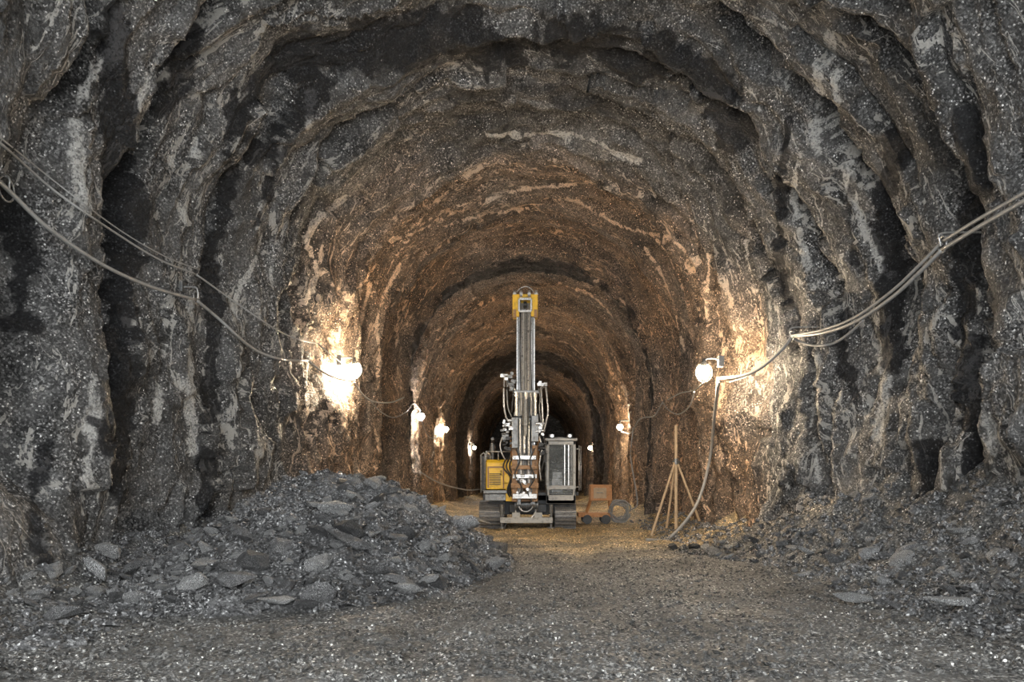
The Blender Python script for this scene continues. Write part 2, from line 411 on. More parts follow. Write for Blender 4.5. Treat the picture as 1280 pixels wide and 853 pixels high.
for k_, (pts, hw, st) in enumerate([(a, b*1.35, min(1, c*1.15)) for a, b, c in VEINS]+SHADE_BANDS):
    field = vein if k_ < len(VEINS) else painted_shade
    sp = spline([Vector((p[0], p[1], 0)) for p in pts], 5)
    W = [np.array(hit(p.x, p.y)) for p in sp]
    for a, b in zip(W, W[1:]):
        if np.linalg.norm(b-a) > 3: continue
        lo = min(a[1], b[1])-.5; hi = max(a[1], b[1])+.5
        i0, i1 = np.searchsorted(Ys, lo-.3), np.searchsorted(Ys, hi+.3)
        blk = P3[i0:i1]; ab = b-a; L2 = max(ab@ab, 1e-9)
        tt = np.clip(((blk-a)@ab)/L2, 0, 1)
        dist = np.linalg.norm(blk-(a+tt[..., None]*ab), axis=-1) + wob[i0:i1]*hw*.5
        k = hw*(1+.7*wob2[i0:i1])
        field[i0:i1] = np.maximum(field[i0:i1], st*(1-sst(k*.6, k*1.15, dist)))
painted_shade = np.maximum(painted_shade, .9*np.exp(-np.abs((Y_-24.9+.5*wob2)/.95)**4)); painted_shade = np.maximum(painted_shade, .7*np.exp(-np.abs((Y_-44+.8*wob2)/1.8)**4))  # two shaded rings across the tunnel, painted as dark bands
# warm lamp light painted into the rock colour deeper in, with a ragged edge
crown = np.clip(np.sin(np.clip((SG-LW)/LA, 0, 1)*PI), 0, 1)
lamp_tint_mask = sst(13.7, 15.6, Y_-2.2*crown+1.2*fbm(SG/1.5, YG/1.2, o=3, seed=95))*(.55+.45*fbm(SG/2, YG/1.5, o=3, seed=96))
lamp_tint_mask *= 1-.8*np.exp(-((Y_-25.2)/.9)**2)
lamp_tint_mask = np.clip(lamp_tint_mask, 0, 1)
UV = np.stack([SG/4.0, YG/4.0], -1)
def part_of_tunnel(name, j0, j1):
    sl = np.s_[:, j0:j1]
    V = np.stack([X_[sl], Y_[sl], Z_[sl]], -1).reshape(-1, 3)
    o = np_mesh(name, V, grid_faces(len(Ys), j1-j0), M_rock, True, UV[sl].reshape(-1, 2), {'vein': vein[sl].ravel(), 'lamp_tint': lamp_tint_mask[sl].ravel(), 'painted_shade': painted_shade[sl].ravel()})
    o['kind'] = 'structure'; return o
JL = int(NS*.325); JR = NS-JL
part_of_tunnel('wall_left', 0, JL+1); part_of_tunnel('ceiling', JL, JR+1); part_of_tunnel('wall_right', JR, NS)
# closed rock face at the far end
gx, gz = np.meshgrid(np.linspace(-5, 5, 80), np.linspace(-.6, 9, 80))
fy = 77.2+.6*fbm(gx/2, gz/2, o=4, seed=101)
o = np_mesh('wall_back', np.stack([gx, fy, gz], -1).reshape(-1, 3), grid_faces(80, 80), M_rock, True, np.stack([gx/4, gz/4], -1).reshape(-1, 2), {'vein': gx.ravel()*0, 'lamp_tint': gx.ravel()*0, 'painted_shade': gx.ravel()*0})
o['kind'] = 'structure'

# ------------------------------------------------------------------ the floor
def hw_f(Y): return half_width(np.asarray(Y, float))
def floor_z(x, y):
    x = np.asarray(x, float); y = np.asarray(y, float)
    z = .05*fbm(x/1.4, y/1.4, o=4, seed=200) + .018*fbm(x/.2, y/.25, o=3, seed=201)
    for cx in (-.95, 1.0):      # wheel ruts
        z = z - .05*np.exp(-((x-cx-.1*np.sin(y*.35))/.24)**2)
    W = hw_f(y)
    toe_r = W-1.15-.8*(1-sst(11, 16, y)) + .25*fbm(y/1.2, y*0, o=3, seed=202)
    toe_l = W-1.0-.25*(1-sst(11, 16, y)) + .25*fbm(y/1.1, y*0+5, o=3, seed=203)
    br = np.clip((x-toe_r)/1.6, 0, 1.6); bl = np.clip((-x-toe_l)/1.6, 0, 1.6)
    near = 1-sst(14, 19, y)
    k = .45+.45*near
    z = z + k*br**1.3*(1+.45*fbm(x/.5, y/.5, o=3, seed=204)) + k*bl**1.3*(1+.45*fbm(x/.5, y/.5, o=3, seed=205))
    return z
fys = np.concatenate([np.arange(-2.5, 5, .12), np.arange(5, 17, .035), np.arange(17, 30, .08), np.arange(30, 78, .25)])
fxs = np.linspace(-6.4, 6.4, 300)
fx, fyg = np.meshgrid(fxs, fys)
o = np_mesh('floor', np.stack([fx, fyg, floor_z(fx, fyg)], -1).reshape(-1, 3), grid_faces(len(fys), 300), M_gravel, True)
o['kind'] = 'structure'

# ------------------------------------------------------------------ loose rock
def rock_proto(seed, sq=(1, .8, .6), n=14):
    r = random.Random(seed); bm = bmesh.new()
    for i in range(n):
        v = Vector((r.gauss(0, 1), r.gauss(0, 1), r.gauss(0, 1))).normalized()*r.uniform(.8, 1.1)
        bm.verts.new((v.x*sq[0], v.y*sq[1], v.z*sq[2]))
    res = bmesh.ops.convex_hull(bm, input=bm.verts)
    bmesh.ops.delete(bm, geom=[g for g in res['geom_interior'] if isinstance(g, bmesh.types.BMVert)], context='VERTS')
    bmesh.ops.triangulate(bm, faces=bm.faces)
    bmesh.ops.recalc_face_normals(bm, faces=bm.faces)
    me = bpy.data.meshes.new('rock'); bm.to_mesh(me); bm.free(); return me
small = [rock_proto(i, (1, random.uniform(.5, .95), random.uniform(.35, .8)), 9) for i in range(10)]
small_np = []
for me in small:
    me.calc_loop_triangles()
    V = np.array([v.co[:] for v in me.vertices]); T = np.array([t.vertices[:] for t in me.loop_triangles]); small_np.append((V, T))
def scatter(name, P, R, mat):
    """one object of countless chips: P positions, R sizes"""
    VV = []; TT = []; off = 0
    for p, r in zip(P, R):
        V, T = small_np[rng.randint(len(small_np))]
        q = Matrix.Rotation(rng.uniform(0, 6.28), 3, 'Z') @ Matrix.Rotation(rng.uniform(-.7, .7), 3, 'X') @ Matrix.Rotation(rng.uniform(-.5, .5), 3, 'Y')
        VV.append(V @ np.array(q).T * r + p); TT.append(T+off); off += len(V)
    return np_mesh(name, np.concatenate(VV), np.concatenate(TT), mat)

HC = np.array((-2.85, 12.0))
def heap_z(x, y):
    dx = (x-HC[0]); dy = (y-HC[1])
    dx = np.sign(dx)*np.maximum(np.abs(dx)-.42, 0)
    Rx = np.where(dx > 0, 2.15, 2.1); Ry = np.where(dy > 0, 3.4, 4.3)
    wv = 1+.10*fbm(x/1.1, y/1.1, o=3, seed=300)
    d = np.sqrt((dx/Rx)**2+(dy/Ry)**2)*wv
    p = 1-d
    h = np.where(p > .82, .82+(p-.82)*.45, p)
    h = 1.42*np.maximum(h, -.2)
    h = h + np.where(p > 0, 1, 0)*(.10*fbm(x/.7, y/.7, o=3, seed=301)+.05*facets(x/.22, y/.22, seed=302)+.05*fbm(x/.12, y/.12, o=2, seed=303))*sst(0, .25, p)
    return h
hx, hy = np.meshgrid(np.arange(-5.6, .9, .045), np.arange(7.2, 15.8, .045))
hz = np.maximum(heap_z(hx, hy)+floor_z(hx, hy)*.3, floor_z(hx, hy)-.12)
base = np.stack([hx, hy, hz], -1).reshape(-1, 3)
heap = np_mesh('rubble_heap', base, grid_faces(*hx.shape), M_rubble, False)
tag(heap, 'tall heap of broken dark grey rock on the left half of the tunnel floor', 'rubble heap', kind='stuff')
def ground(x, y):
    return np.maximum(floor_z(x, y), heap_z(x, y)+floor_z(x, y)*.3)
N = 9000
px = rng.uniform(-5.3, .5, N); py = 15.2-(rng.uniform(0, 1, N)**.75)*7.9
k = heap_z(px, py) > -.02
px, py = px[k], py[k]
R = .022+.10*rng.uniform(0, 1, len(px))**2.6
ch = scatter('rubble_chips', np.stack([px, py, ground(px, py)+R*.15], -1), R, M_rubble)
tag(ch, 'countless small rock chips covering the rubble heap', 'rubble', kind='stuff')
# gravel over the whole floor
N = 20000
yy = 5.0/(1-rng.uniform(0, 1, N)*.78); xx = rng.uniform(-1, 1, N)*np.minimum(hw_f(yy)*.93, .78*yy)
k = heap_z(xx, yy) < .0
xx, yy = xx[k], yy[k]
R = .011+.032*rng.uniform(0, 1, len(xx))**2.4 + .02*(np.abs(xx) > 3)*rng.uniform(0, 1, len(xx))
gv = scatter('gravel', np.stack([xx, yy, ground(xx, yy)+R*.1], -1), R, M_gravel)
tag(gv, 'loose grey gravel strewn over the tunnel floor', 'gravel', kind='stuff')
# chips on the banks at the foot of the walls
N = 7000
yy = 6.0/(1-rng.uniform(0, 1, N)*.74); sd = np.where(rng.uniform(0, 1, N) < .68, 1, -1)
xx = sd*(hw_f(yy)-.1-1.9*rng.uniform(0, 1, N)**1.2*np.where(yy < 15, 1, .6))
k = (heap_z(xx, yy) < .0)
xx, yy = xx[k], yy[k]
R = .02+.09*rng.uniform(0, 1, len(xx))**3
bk = scatter('bank_rubble', np.stack([xx, yy, ground(xx, yy)+R*.2], -1), R, M_rubble)
tag(bk, 'broken rock banked up against the foot of the tunnel walls', 'rubble', kind='stuff')

protos = [rock_proto(100+i, (1, random.uniform(.55, .95), random.uniform(.4, .75)), 16) for i in range(8)]
slabs = [rock_proto(200+i, (1, random.uniform(.35, .6), random.uniform(.18, .3)), 14) for i in range(4)]
def rock(name, me, loc, r, rot, label, cat, group=None, mat=M_stone):
    o = bpy.data.objects.new(name, me); C.objects.link(o)
    if not me.materials: me.materials.append(mat)
    if mat is not M_stone:
        o.data = me.copy(); o.data.materials.clear(); o.data.materials.append(mat)
    o.location = loc; o.scale = (r, r, r) if isinstance(r, (int, float)) else r; o.rotation_euler = rot
    return tag(o, label, cat, group)
def on_ground(px, py):
    """where the line of sight through a pixel meets floor or heap"""
    d = ray(px, py)
    for k in range(400):
        Y = 5+k*.03; p = CAM+d*Y
        if p.z < float(ground(np.array(p.x), np.array(p.y))): return p
    return p
# the rocks one can pick out
SIG = [
 ((347, 760), (.20, .13, .10), (.1, .1, .2), protos[0], M_pale, 'pale blocky stone at the front foot of the rubble heap'),
 ((432, 690), (.40, .22, .20), (.25, .25, -.6), slabs[0], M_stone, 'long flat slab lying diagonally across the middle of the rubble heap'),
 ((465, 680), (.16, .12, .15), (.3, .2, -1.1), slabs[1], M_pale, 'small pale splinter of rock near the centre of the rubble heap'),
 ((293, 740), (.22, .18, .17), (.2, 0, .4), protos[1], M_stone, 'rounded dark boulder at the left foot of the rubble heap'),
 ((385, 765), (.17, .11, .11), (0, .2, 1), protos[2], M_stone, 'dark block beside the pale stone at the foot of the heap'),
 ((500, 735), (.24, .14, .10), (.3, .3, -.4), protos[3], M_stone, 'wide angular slab at the toe of the heap facing the camera'),
 ((535, 732), (.15, .10, .09), (.1, -.2, .5), protos[4], M_pale, 'light grey angular rock at the right toe of the heap'),
 ((600, 660), (.34, .2, .22), (.1, .35, .5), slabs[2], M_stone, 'long thin slab sliding down the right flank of the heap'),
 ((395, 643), (.18, .12, .16), (.1, .1, .3), slabs[3], M_pale, 'pale flat stone high on the front of the rubble heap'),
 ((1070, 757), (.24, .15, .10), (.05, .1, .1), protos[5], M_pale, 'pale flat stone on the right side of the tunnel floor'),
 ((1188, 775), (.28, .15, .22), (.05, .05, .1), slabs[0], M_pale, 'thin pale slab in the bottom right corner by the wall'),
 ((1045, 735), (.14, .11, .11), (.2, 0, .9), protos[6], M_stone, 'grey round stone just behind the pale flat stone on the right'),
 ((1105, 735), (.15, .12, .10), (.2, .3, .2), protos[7], M_stone, 'grey block to the right of the pale flat stone'),
]
for (p, s3, rt, me, m, lab) in SIG:
    g = on_ground(*p); big = 'slab' in lab
    rock('rock_slab' if big else 'rock', me, (g.x, g.y, g.z+s3[2]*.75), s3, rt, lab, 'rock', None, m)
def zone_rocks(n, fx_, label, group, rmin, rmax):
    used = 0; tries = 0; spots = []
    while used < n and tries < 20000:
        tries += 1
        x, y = fx_()
        r = rmin+(rmax-rmin)*random.random()**2
        if any((x-a)**2+(y-b)**2 < (r+c)**2*1.1 for a, b, c in spots): continue
        z = float(ground(np.array(x), np.array(y)))
        spots.append((x, y, r)); used += 1
        me = random.choice(protos+slabs[:2])
        rock('rock', me, (x, y, z+r*.3), (r*random.uniform(.9, 1.3), r, r*random.uniform(.8, 1.1)), (random.uniform(-.6, .6), random.uniform(-.6, .6), random.uniform(0, 6.28)), label, 'rock', group)
def cond(f, xr, yr):
    def g():
        while True:
            x, y = random.uniform(*xr), random.uniform(*yr)
            if f(x, y): return x, y
    return g
H1 = lambda x, y: float(heap_z(np.array(x), np.array(y)))
zone_rocks(100, cond(lambda x, y: H1(x, y) > .05 and y < 10, (-4.6, -.6), (7.6, 10)), 'angular grey rock on the low front slope of the rubble heap', 'rocks on the front slope of the heap', .09, .26)
zone_rocks(90, cond(lambda x, y: H1(x, y) > .05 and x > -2.6, (-2.6, .2), (10, 13.5)), 'angular grey rock on the right flank of the rubble heap', 'rocks on the right flank of the heap', .08, .26)
zone_rocks(40, cond(lambda x, y: H1(x, y) > .05 and x <= -2.6, (-4.9, -2.6), (10, 12.8)), 'angular grey rock near the crest of the rubble heap', 'rocks near the crest of the heap', .06, .15)
wf = lambda y: float(hw_f(y))
zone_rocks(70, cond(lambda x, y: x > wf(y)-2.0 and x < wf(y)-.3, (2.4, 5), (6.8, 15)), 'dark broken rock lying along the foot of the right wall', 'rocks along the right wall', .06, .2)
zone_rocks(26, cond(lambda x, y: -x > wf(y)-1.4 and -x < wf(y)-.3 and H1(x, y) < 0, (-5, -3), (7.2, 12)), 'dark broken rock lying along the foot of the left wall', 'rocks along the left wall', .07, .24)

# ------------------------------------------------------------------ lamps on the walls
lamp_pos = {}
def bulb_mat(i, col, s): return emit_mat('lamp_glow_%d' % i, col, s)
def make_lamp(px, py, X, label, col, strength, r=.10):
    Y = abs(X)/abs(px-VX)*F; p = at(px, py, Y); side = 1 if X > 0 else -1
    wall, _, _, _ = BV.ray_cast(p-Vector((side*.3, 0, 0)), Vector((side, 0, 0)))
    wx = wall.x if wall is not None else p.x+side*.4
    if abs(wx) < abs(p.x)+.22:
        p.x = wx-side*.3
        Y = abs(p.x)/abs(px-VX)*F; p = at(px, py, Y)
    t = empty('wall_lamp', p); tag(t, label, 'lamp', 'work lamps along the tunnel walls')
    L = abs(wx-p.x)+.06
    MB().box(-.05, .05, -.07, .07, -.1, .1, Matrix.Translation((side*(L-.06), 0, .2))).build('wall_plate', M_steel, t, .006)
    MB().tube(spline([(side*L, 0, .2), (side*L*.5, 0, .26), (side*.02, 0, .24), (0, 0, .14)], 5), .016, 8).build('bracket_arm', M_steel, t)
    MB().cyl((0, 0, r*.85), (0, 0, r+.1), .055, .04).cyl((0, 0, r+.08), (0, 0, r+.14), .03).build('socket', M_dark, t)
    MB().ball((0, 0, 0), r, 12, (1, 1, 1.1)).build('bulb', bulb_mat(len(lamp_pos), col, strength), t, 0, True)
    g = MB()
    for k in range(6):
        a = k*PI/3; R = r*1.3
        g.tube([(math.cos(a)*R*math.sin(u), math.sin(a)*R*math.sin(u), R*1.15*math.cos(u)) for u in [i*PI/10 for i in range(1, 11)]], .004, 5)
    g.torus((0, 0, 0), r*1.32, .004, 'z', 20, 5); g.build('wire_guard', M_steel, t)
    lamp_pos[label] = p; return p
WARM = (1.0, .80, .56); MIDW = (1.0, .82, .60); COOL = (1.0, .93, .84)
L1 = make_lamp(443, 463, -3.72, 'brightest warm lamp on the left wall above the rubble heap', WARM, 900, .115)
R1 = make_lamp(880, 466, 3.72, 'brightest warm lamp on the right wall above the tripod', WARM, 900, .115)
L2 = make_lamp(526, 521, -3.55, 'white lamp on the left wall, second from the camera', COOL, 900)
R2 = make_lamp(775, 534, 3.6, 'warm white lamp on the right wall level with the drill rig cab roof', MIDW, 1000)
L3 = make_lamp(557, 537, -3.75, 'third lamp from the camera on the left wall, small and warm', WARM, 800)
R3 = make_lamp(738, 560, 3.75, 'farthest small lamp on the right, just right of the rig cab', MIDW, 600)
L4 = make_lamp(593, 560, -3.7, 'farthest small lamp on the left beside the yellow engine cover', COOL, 600)

# ------------------------------------------------------------------ cables
def wall_pt(px, py, off):
    h = hit(px, py)
    n = Vector((-1 if h.x > 0 else 1, 0, -.15)).normalized()
    q = h + n*off
    # keep the same line of sight, nearer to the axis
    s = (h-CAM).length; d = (h-CAM).normalized()
    return CAM + d*(s-off/abs(d.x) if abs(d.x) > .2 else s-off*2)
def cable_path(pts, off=.16, y0=None, y1=None):
    A = at(*pts[0], y0) if y0 else wall_pt(*pts[0], off); B = at(*pts[-1], y1) if y1 else wall_pt(*pts[-1], off)
    # hangs in the upright plane through its two hangers
    u = Vector((B.x-A.x, B.y-A.y, 0)); n = Vector((-u.y, u.x, 0)).normalized()
    out = [A]
    for p in pts[1:-1]:
        d = ray(*p); den = d.dot(n)
        t = (A-CAM).dot(n)/den if abs(den) > 1e-4 else A.y
        out.append(CAM+d*t)
    out.append(B); out = spline(out, 8)
    for i, p in enumerate(out):
        d = p-CAM; L = d.length; d = d.normalized(); h = BV.ray_cast(CAM+d*2, d)[0]
        if h is not None:
            m = (h-CAM).length-.09/max(abs(d.x), .25)
            if L > m and L < m+2.5: out[i] = CAM+d*m
    ys = [p.y for p in out]       # a hanging cable bends gently
    for _ in range(3):
        for i in range(1, len(out)-1):
            t = min(ys[i], (ys[i-1]+ys[i]+ys[i+1])/3); d = out[i]-CAM; out[i] = CAM+d*(t/d.y); ys[i] = t
    return out
def cable(paths, r, label, mat=M_cable, name='cable'):
    m = MB()
    for p in paths: m.tube(p, r, 8)
    return tag(m.build(name, mat), label, 'cable')
hooksL = wall_pt(245, 372, .22); hooksL2 = wall_pt(385, 450, .2)
yA = wall_pt(4, 236, .25).y; yB = hooksL.y; yC = hooksL2.y
print('cable depths', yA, yB, yC, L1.y, R1.y)
cable([cable_path([(-200, 60), (-90, 152), (4, 232), (60, 285), (130, 332), (190, 359), (245, 375)], y0=yA*.77, y1=yB) ,
       cable_path([(245, 375), (275, 400), (315, 435), (350, 449), (385, 451)], y0=yB, y1=yC)], .024,
      'thick grey cable sagging along the left wall from the hook to the first lamp')
cable([cable_path([(385, 451), (405, 466), (425, 474), (443, 476)], y0=yC, y1=L1.y-.02)], .02, 'short cable from the thick left cable down to the brightest left lamp', M_cable)
cable([cable_path([(-200, 5), (-90, 105), (6, 184), (70, 240), (150, 295), (200, 325), (245, 343)], y0=yA*.79, y1=yB+.1),
       cable_path([(245, 343), (290, 375), (345, 412), (375, 425), (398, 430)], y0=yB+.1, y1=yC+.1),
       cable_path([(398, 430), (415, 445), (430, 455), (441, 456)], y0=yC+.1, y1=L1.y)], .014, 'thin cable running above the thick one on the left wall', M_cabled)
cable([cable_path([(-200, -8), (-90, 98), (20, 188), (80, 236), (150, 288), (205, 320), (248, 337)], y0=yA*.79, y1=yB+.16)], .009, 'thinnest wire along the top of the left wall cables', M_cabled)
# after the left lamps
def seg_chain(pts, ya, yb): return cable_path(pts, y0=ya, y1=yb)
cable([seg_chain([(443, 478), (455, 495), (470, 503), (490, 503), (505, 497)], L1.y-.05, 19.6)], .016, 'sagging cable loop just behind the brightest left lamp', M_cabled)
cable([seg_chain([(462, 500), (476, 515), (492, 522), (508, 515), (517, 505), (526, 514)], 18.2, L2.y)], .014, 'lower looping cable between the first and second left lamps', M_cabled)
cable([seg_chain([(526, 524), (535, 545), (545, 548), (552, 542), (557, 540)], L2.y-.05, L3.y)], .014, 'looping cable between the second and third left lamps', M_cabled)
cable([seg_chain([(525, 590), (545, 602), (565, 609), (585, 613), (600, 612)], 17.5, 21)], .016, 'pale hose drooping from the left wall to the drill rig', M_cable)
# right side
hr1 = wall_pt(990, 421, .2); hr2 = wall_pt(1175, 316, .3); hr3 = wall_pt(1279, 255, .25)
print('right depths', hr1.y, hr2.y, hr3.y)
RY3 = min(hr3.y, hr2.y-.8)
for dy, r, lab in ((0, .026, 'thick lower cable of the bundle swung along the right wall'), (-10, .022, 'upper cable of the bundle swung along the right wall')):
    cable([cable_path([(1500, 120+dy*1.3), (1390, 188+dy*1.1), (1279, 252+dy), (1225, 283+dy), (1178, 312+dy)], y0=RY3*.74, y1=hr2.y),
           cable_path([(1178, 312+dy), (1150, 340+dy*.9), (1115, 372+dy*.8), (1070, 402+dy*.6), (1030, 416+dy*.4), (990, 421+dy*.15)], y0=hr2.y, y1=hr1.y-.04*(dy != 0)),
           cable_path([(990, 421+dy*.15), (975, 440), (950, 461), (925, 471+dy*.1), (897, 474+dy*.1)], y0=hr1.y, y1=R1.y-.04)], r, lab)
cable([cable_path([(1080, 400), (1060, 418), (1040, 430), (1015, 432), (992, 424)], y0=hr1.y-1.2, y1=hr1.y+.05)], .02, 'dark slack cable hanging under the bundle on the right wall', M_cabled)
cable([cable_path([(880, 478), (868, 488), (850, 492), (835, 500)], y0=R1.y, y1=19.4),
       ], .014, 'short cable leaving the brightest right lamp', M_cabled)
cable([cable_path([(868, 490), (862, 508), (848, 518), (835, 512), (828, 502)], y0=R1.y+.2, y1=20)], .013, 'round loop of slack cable behind the brightest right lamp', M_cabled)
cable([cable_path([(828, 504), (818, 520), (806, 522), (798, 526), (788, 542), (777, 540)], y0=20, y1=R2.y)], .02, 'cable hanging between the two nearest right lamps', M_cabled)
p0 = at(898, 477, R1.y-.05)
def free(px, py, Y):
    d = ray(px, py).normalized(); h = BV.ray_cast(CAM+d*2, d)[0]; return at(px, py, min(Y, h.y-.35) if h else Y)
drop = [p0, free(893, 520, 17.0), free(888, 570, 17.0), free(877, 615, 17.0), free(862, 645, 16.8)]
e1 = at(835, 666, 16.9); e1.z = float(floor_z(e1.x, e1.y))+.03
e2 = at(808, 674, 16.6); e2.z = float(floor_z(e2.x, e2.y))+.03
cable([spline(drop+[e1, e2], 6)], .032, 'thick dark hose dropping from the right lamp to the floor beside the tripod', M_cable, 'hose')
cable([cable_path([(990, 421), (962, 450), (935, 470), (912, 478)], y0=hr1.y, y1=R1.y+.1)], .01, 'thin wire behind the cable bundle at the right lamp', M_cabled)
# hangers
def hanger(p, label, ring=.09):
    side = 1 if p.x > 0 else -1
    h = BV.ray_cast(p, Vector((side, 0, 0)))[0]; L = (h.x-p.x)*side+.1 if h is not None else .4
    t = empty('cable_hanger', p); tag(t, label, 'hanger', 'cable hangers in the tunnel walls')
    MB().tube(spline([(side*L, 0, .12), (side*L*.5, 0, .13), (0, 0, .12), (-side*.03, 0, .02), (-side*.02, 0, -.04)], 5), .014, 8).build('rod', M_bright, t)
    MB().torus((0, 0, -.02), ring, .011, 'x', 18, 6).build('ring', M_bright, t)
    MB().box(side*(L-.14), side*(L-.1), -.07, .07, .05, .2).build('plate', M_steel, t, .004)
hanger(at(8, 234, yA), 'bright hook at the left edge holding the thick cable', .13)
hanger(at(245, 370, yB), 'cable hanger where the left cables meet by the pale rock rib')
hanger(at(385, 449, yC), 'cable hanger just before the brightest left lamp', .07)
hanger(at(990, 419, hr1.y), 'cable hanger on the right wall nearest the bright lamp')
hanger(at(1178, 304, hr2.y), 'cable hanger holding the bundle high on the right wall', .1)

# ------------------------------------------------------------------ tripod at the right wall
bp = at(845, 668, 1); Yt = 1.25/.068; base = at(845, 668, Yt); base.z = float(floor_z(base.x, base.y))
t = empty('tripod_stand', base); tag(t, 'pale timber pole propped by three splayed legs under the bright right lamp', 'tripod')
Ht = 131/F*Yt
MB().cyl((0, 0, -.02), (0, 0, Ht), .04, .035, 10).build('pole', M_wood, t)
hub = 85/F*Yt
MB().cyl((0, 0, hub-.06), (0, 0, hub+.07), .06, None, 12).cyl((-.09, -.02, hub), (.09, -.02, hub), .018, None, 8).build('collar', M_steel, t, .004)
for (lx, ly) in ((-.62, -.35), (.52, -.1), (-.12, .6)):
    lz = float(floor_z(base.x+lx, base.y+ly))-base.z
    MB().cyl((lx*.04, ly*.04, hub), (lx, ly, lz), .026, .03, 8).build('leg', M_wood, t)

# ------------------------------------------------------------------ the drill rig
S = 49.0; RY = 20.4
def X(px): return (px-VX)/S
def Z(py): return (660-py)/S
RZ = float(floor_z(0., RY))
rig = empty('drill_rig', (0, RY, 0)); tag(rig, 'tracked drilling rig with a tall upright mast, yellow engine cover and glazed cab', 'drill rig')
def track(x0, x1):
    zt = .66; r = zt/2; y0, y1 = .25, 3.1
    cx = (x0+x1)/2
    # closed belt of plates round two wheels
    path = []
    n = 14
    L = y1-y0-2*r
    per = 2*L+2*PI*r; cnt = 60
    belt = MB()
    for i in range(cnt):
        d = i*per/cnt
        if d < L: p = (y0+r+d, zt); ang = 0
        elif d < L+PI*r: a = (d-L)/r; p = (y1-r+math.sin(a)*r, r+math.cos(a)*r); ang = -a
        elif d < 2*L+PI*r: p = (y1-r-(d-L-PI*r), 0); ang = PI
        else: a = (d-2*L-PI*r)/r; p = (y0+r-math.sin(a)*r, r-math.cos(a)*r); ang = PI-a
        M = Matrix.Translation((cx, p[0], p[1])) @ Matrix.Rotation(ang, 4, 'X')
        hw = (x1-x0)/2
        belt.box(-hw, hw, -.042, .042, -.05, -.02, M)
        belt.box(-hw, hw, -.011, .011, -.02, .035, M)
        belt.box(-hw*.3, hw*.3, -.03, .03, -.09, -.04, M)
    b = belt.build('track_belt', M_track, rig)
    fr = MB().box(cx-.12, cx+.12, y0+.3, y1-.3, .2, .46).box(cx-.16, cx+.16, y0+.6, y1-.6, .42, .5)
    f = fr.build('track_frame', M_dark, rig, .01)
    for yy_ in (y0+r, y1-r):
        w = MB().cyl((cx-.14, yy_, r), (cx+.14, yy_, r), r-.09, None, 20).cyl((cx-.2, yy_, r), (cx+.2, yy_, r), .08, None, 12)
        for k in range(10):
            a = k*PI/5; w.box(-.05, .05, -.03, .03, r-.1, r-.05, Matrix.Translation((cx, yy_, r)) @ Matrix.Rotation(a, 4, 'X'))
        w.build('track_wheel', M_dark, f)
    for k in range(4):
        MB().cyl((cx-.15, y0+.65+k*.5, .16), (cx+.15, y0+.65+k*.5, .16), .09, None, 14).build('roller', M_dark, f)
track(X(598), X(630)); track(X(694), X(721))
# chassis, front beam
MB().box(X(628), X(696), .5, 2.7, .34, .72).box(X(616), X(708), .9, 1.3, .46, .66).box(X(616), X(708), 2.0, 2.4, .46, .66).box(X(636), X(684), .3, .6, .4, .62).build('chassis', M_dark, rig, .015)
MB().box(X(625), X(691), .02, .18, Z(653), Z(646)).box(X(640), X(650), .1, .5, Z(652), Z(640)).box(X(668), X(678), .1, .5, Z(652), Z(640)).build('front_beam', M_white, rig, .01)
for xx_ in (X(627), X(689)):
    MB().cyl((xx_, .1, .02), (xx_, .1, .42), .035, None, 12).cyl((xx_, .1, .40), (xx_, .1, .62), .055, None, 12).cyl((xx_, .1, .0), (xx_, .1, .04), .11, None, 16).build('jack_leg', M_steel, rig)
# turntable & deck
MB().cyl((X(655), 1.5, .70), (X(655), 1.5, .86), .62, None, 28).build('turntable', M_dark, rig, .01)
MB().box(X(603), X(724), .25, 2.75, .84, .93).box(X(603), X(640), .2, .26, .72, .93).build('deck', M_dark, rig, .01)
MB().box(X(606), X(632), .12, .3, Z(625), Z(617)).box(X(604), X(637), .1, .3, Z(616), Z(612)).build('deck_step', M_steel, rig, .006)
# winch drum between the tracks
w = MB().cyl((X(645), .28, .60), (X(672), .28, .60), .13, None, 20)
for xx_ in (X(644), X(658), X(672)): w.cyl((xx_-.012, .28, .60), (xx_+.012, .28, .60), .2, None, 24)
w.build('winch_drum', M_steel, rig)
MB().torus((X(657), .16, Z(636)), .26, .028, 'y', 18, 8, PI, PI).torus((X(657), .12, Z(630)), .18, .022, 'y', 16, 8, PI, PI).build('hanging_hose', M_bright, rig)
# engine cover
ex0, ex1, ez0, ez1 = X(607), X(638), Z(611), Z(573)
eng = MB().prism([(.30, ez0), (.30, ez1-.08), (.40, ez1), (2.5, ez1), (2.5, ez0)], 'x', ex0, ex1).build('engine_cover', M_yellow, rig, .02)
g = MB()
for k in range(7): g.box(ex0+.08, ex1-.26, .28, .31, ez0+.12+k*.045, ez0+.14+k*.045)
g.build('vent_slats', M_dark, eng)
MB().box(ex0+.03, ex1-.18, .275, .30, ez1-.22, ez1-.18).box(ex0+.03, ex0+.07, .28, .30, ez0+.04, ez1-.2).box(ex1-.2, ex1-.17, .27, .30, ez0+.02, ez1-.1).build('door_seam', M_bronze, eng)
MB().tube([(ex1-.25, .28, ez0+.38), (ex1-.25, .24, ez0+.38), (ex1-.25, .24, ez0+.48), (ex1-.25, .28, ez0+.48)], .012, 6).build('door_handle', M_dark, eng)
MB().cyl((X(614), .8, ez1-.02), (X(614), .8, Z(555)), .045, None, 14).cyl((X(614), .8, Z(562)), (X(614), .8, Z(553)), .075, None, 14).tube(spline([(X(614), .8, Z(553)), (X(614), .8, Z(550)), (X(614), .7, Z(547)), (X(614), .6, Z(546))], 4), .04, 10).build('exhaust_pipe', M_steel, rig)
r_ = MB()
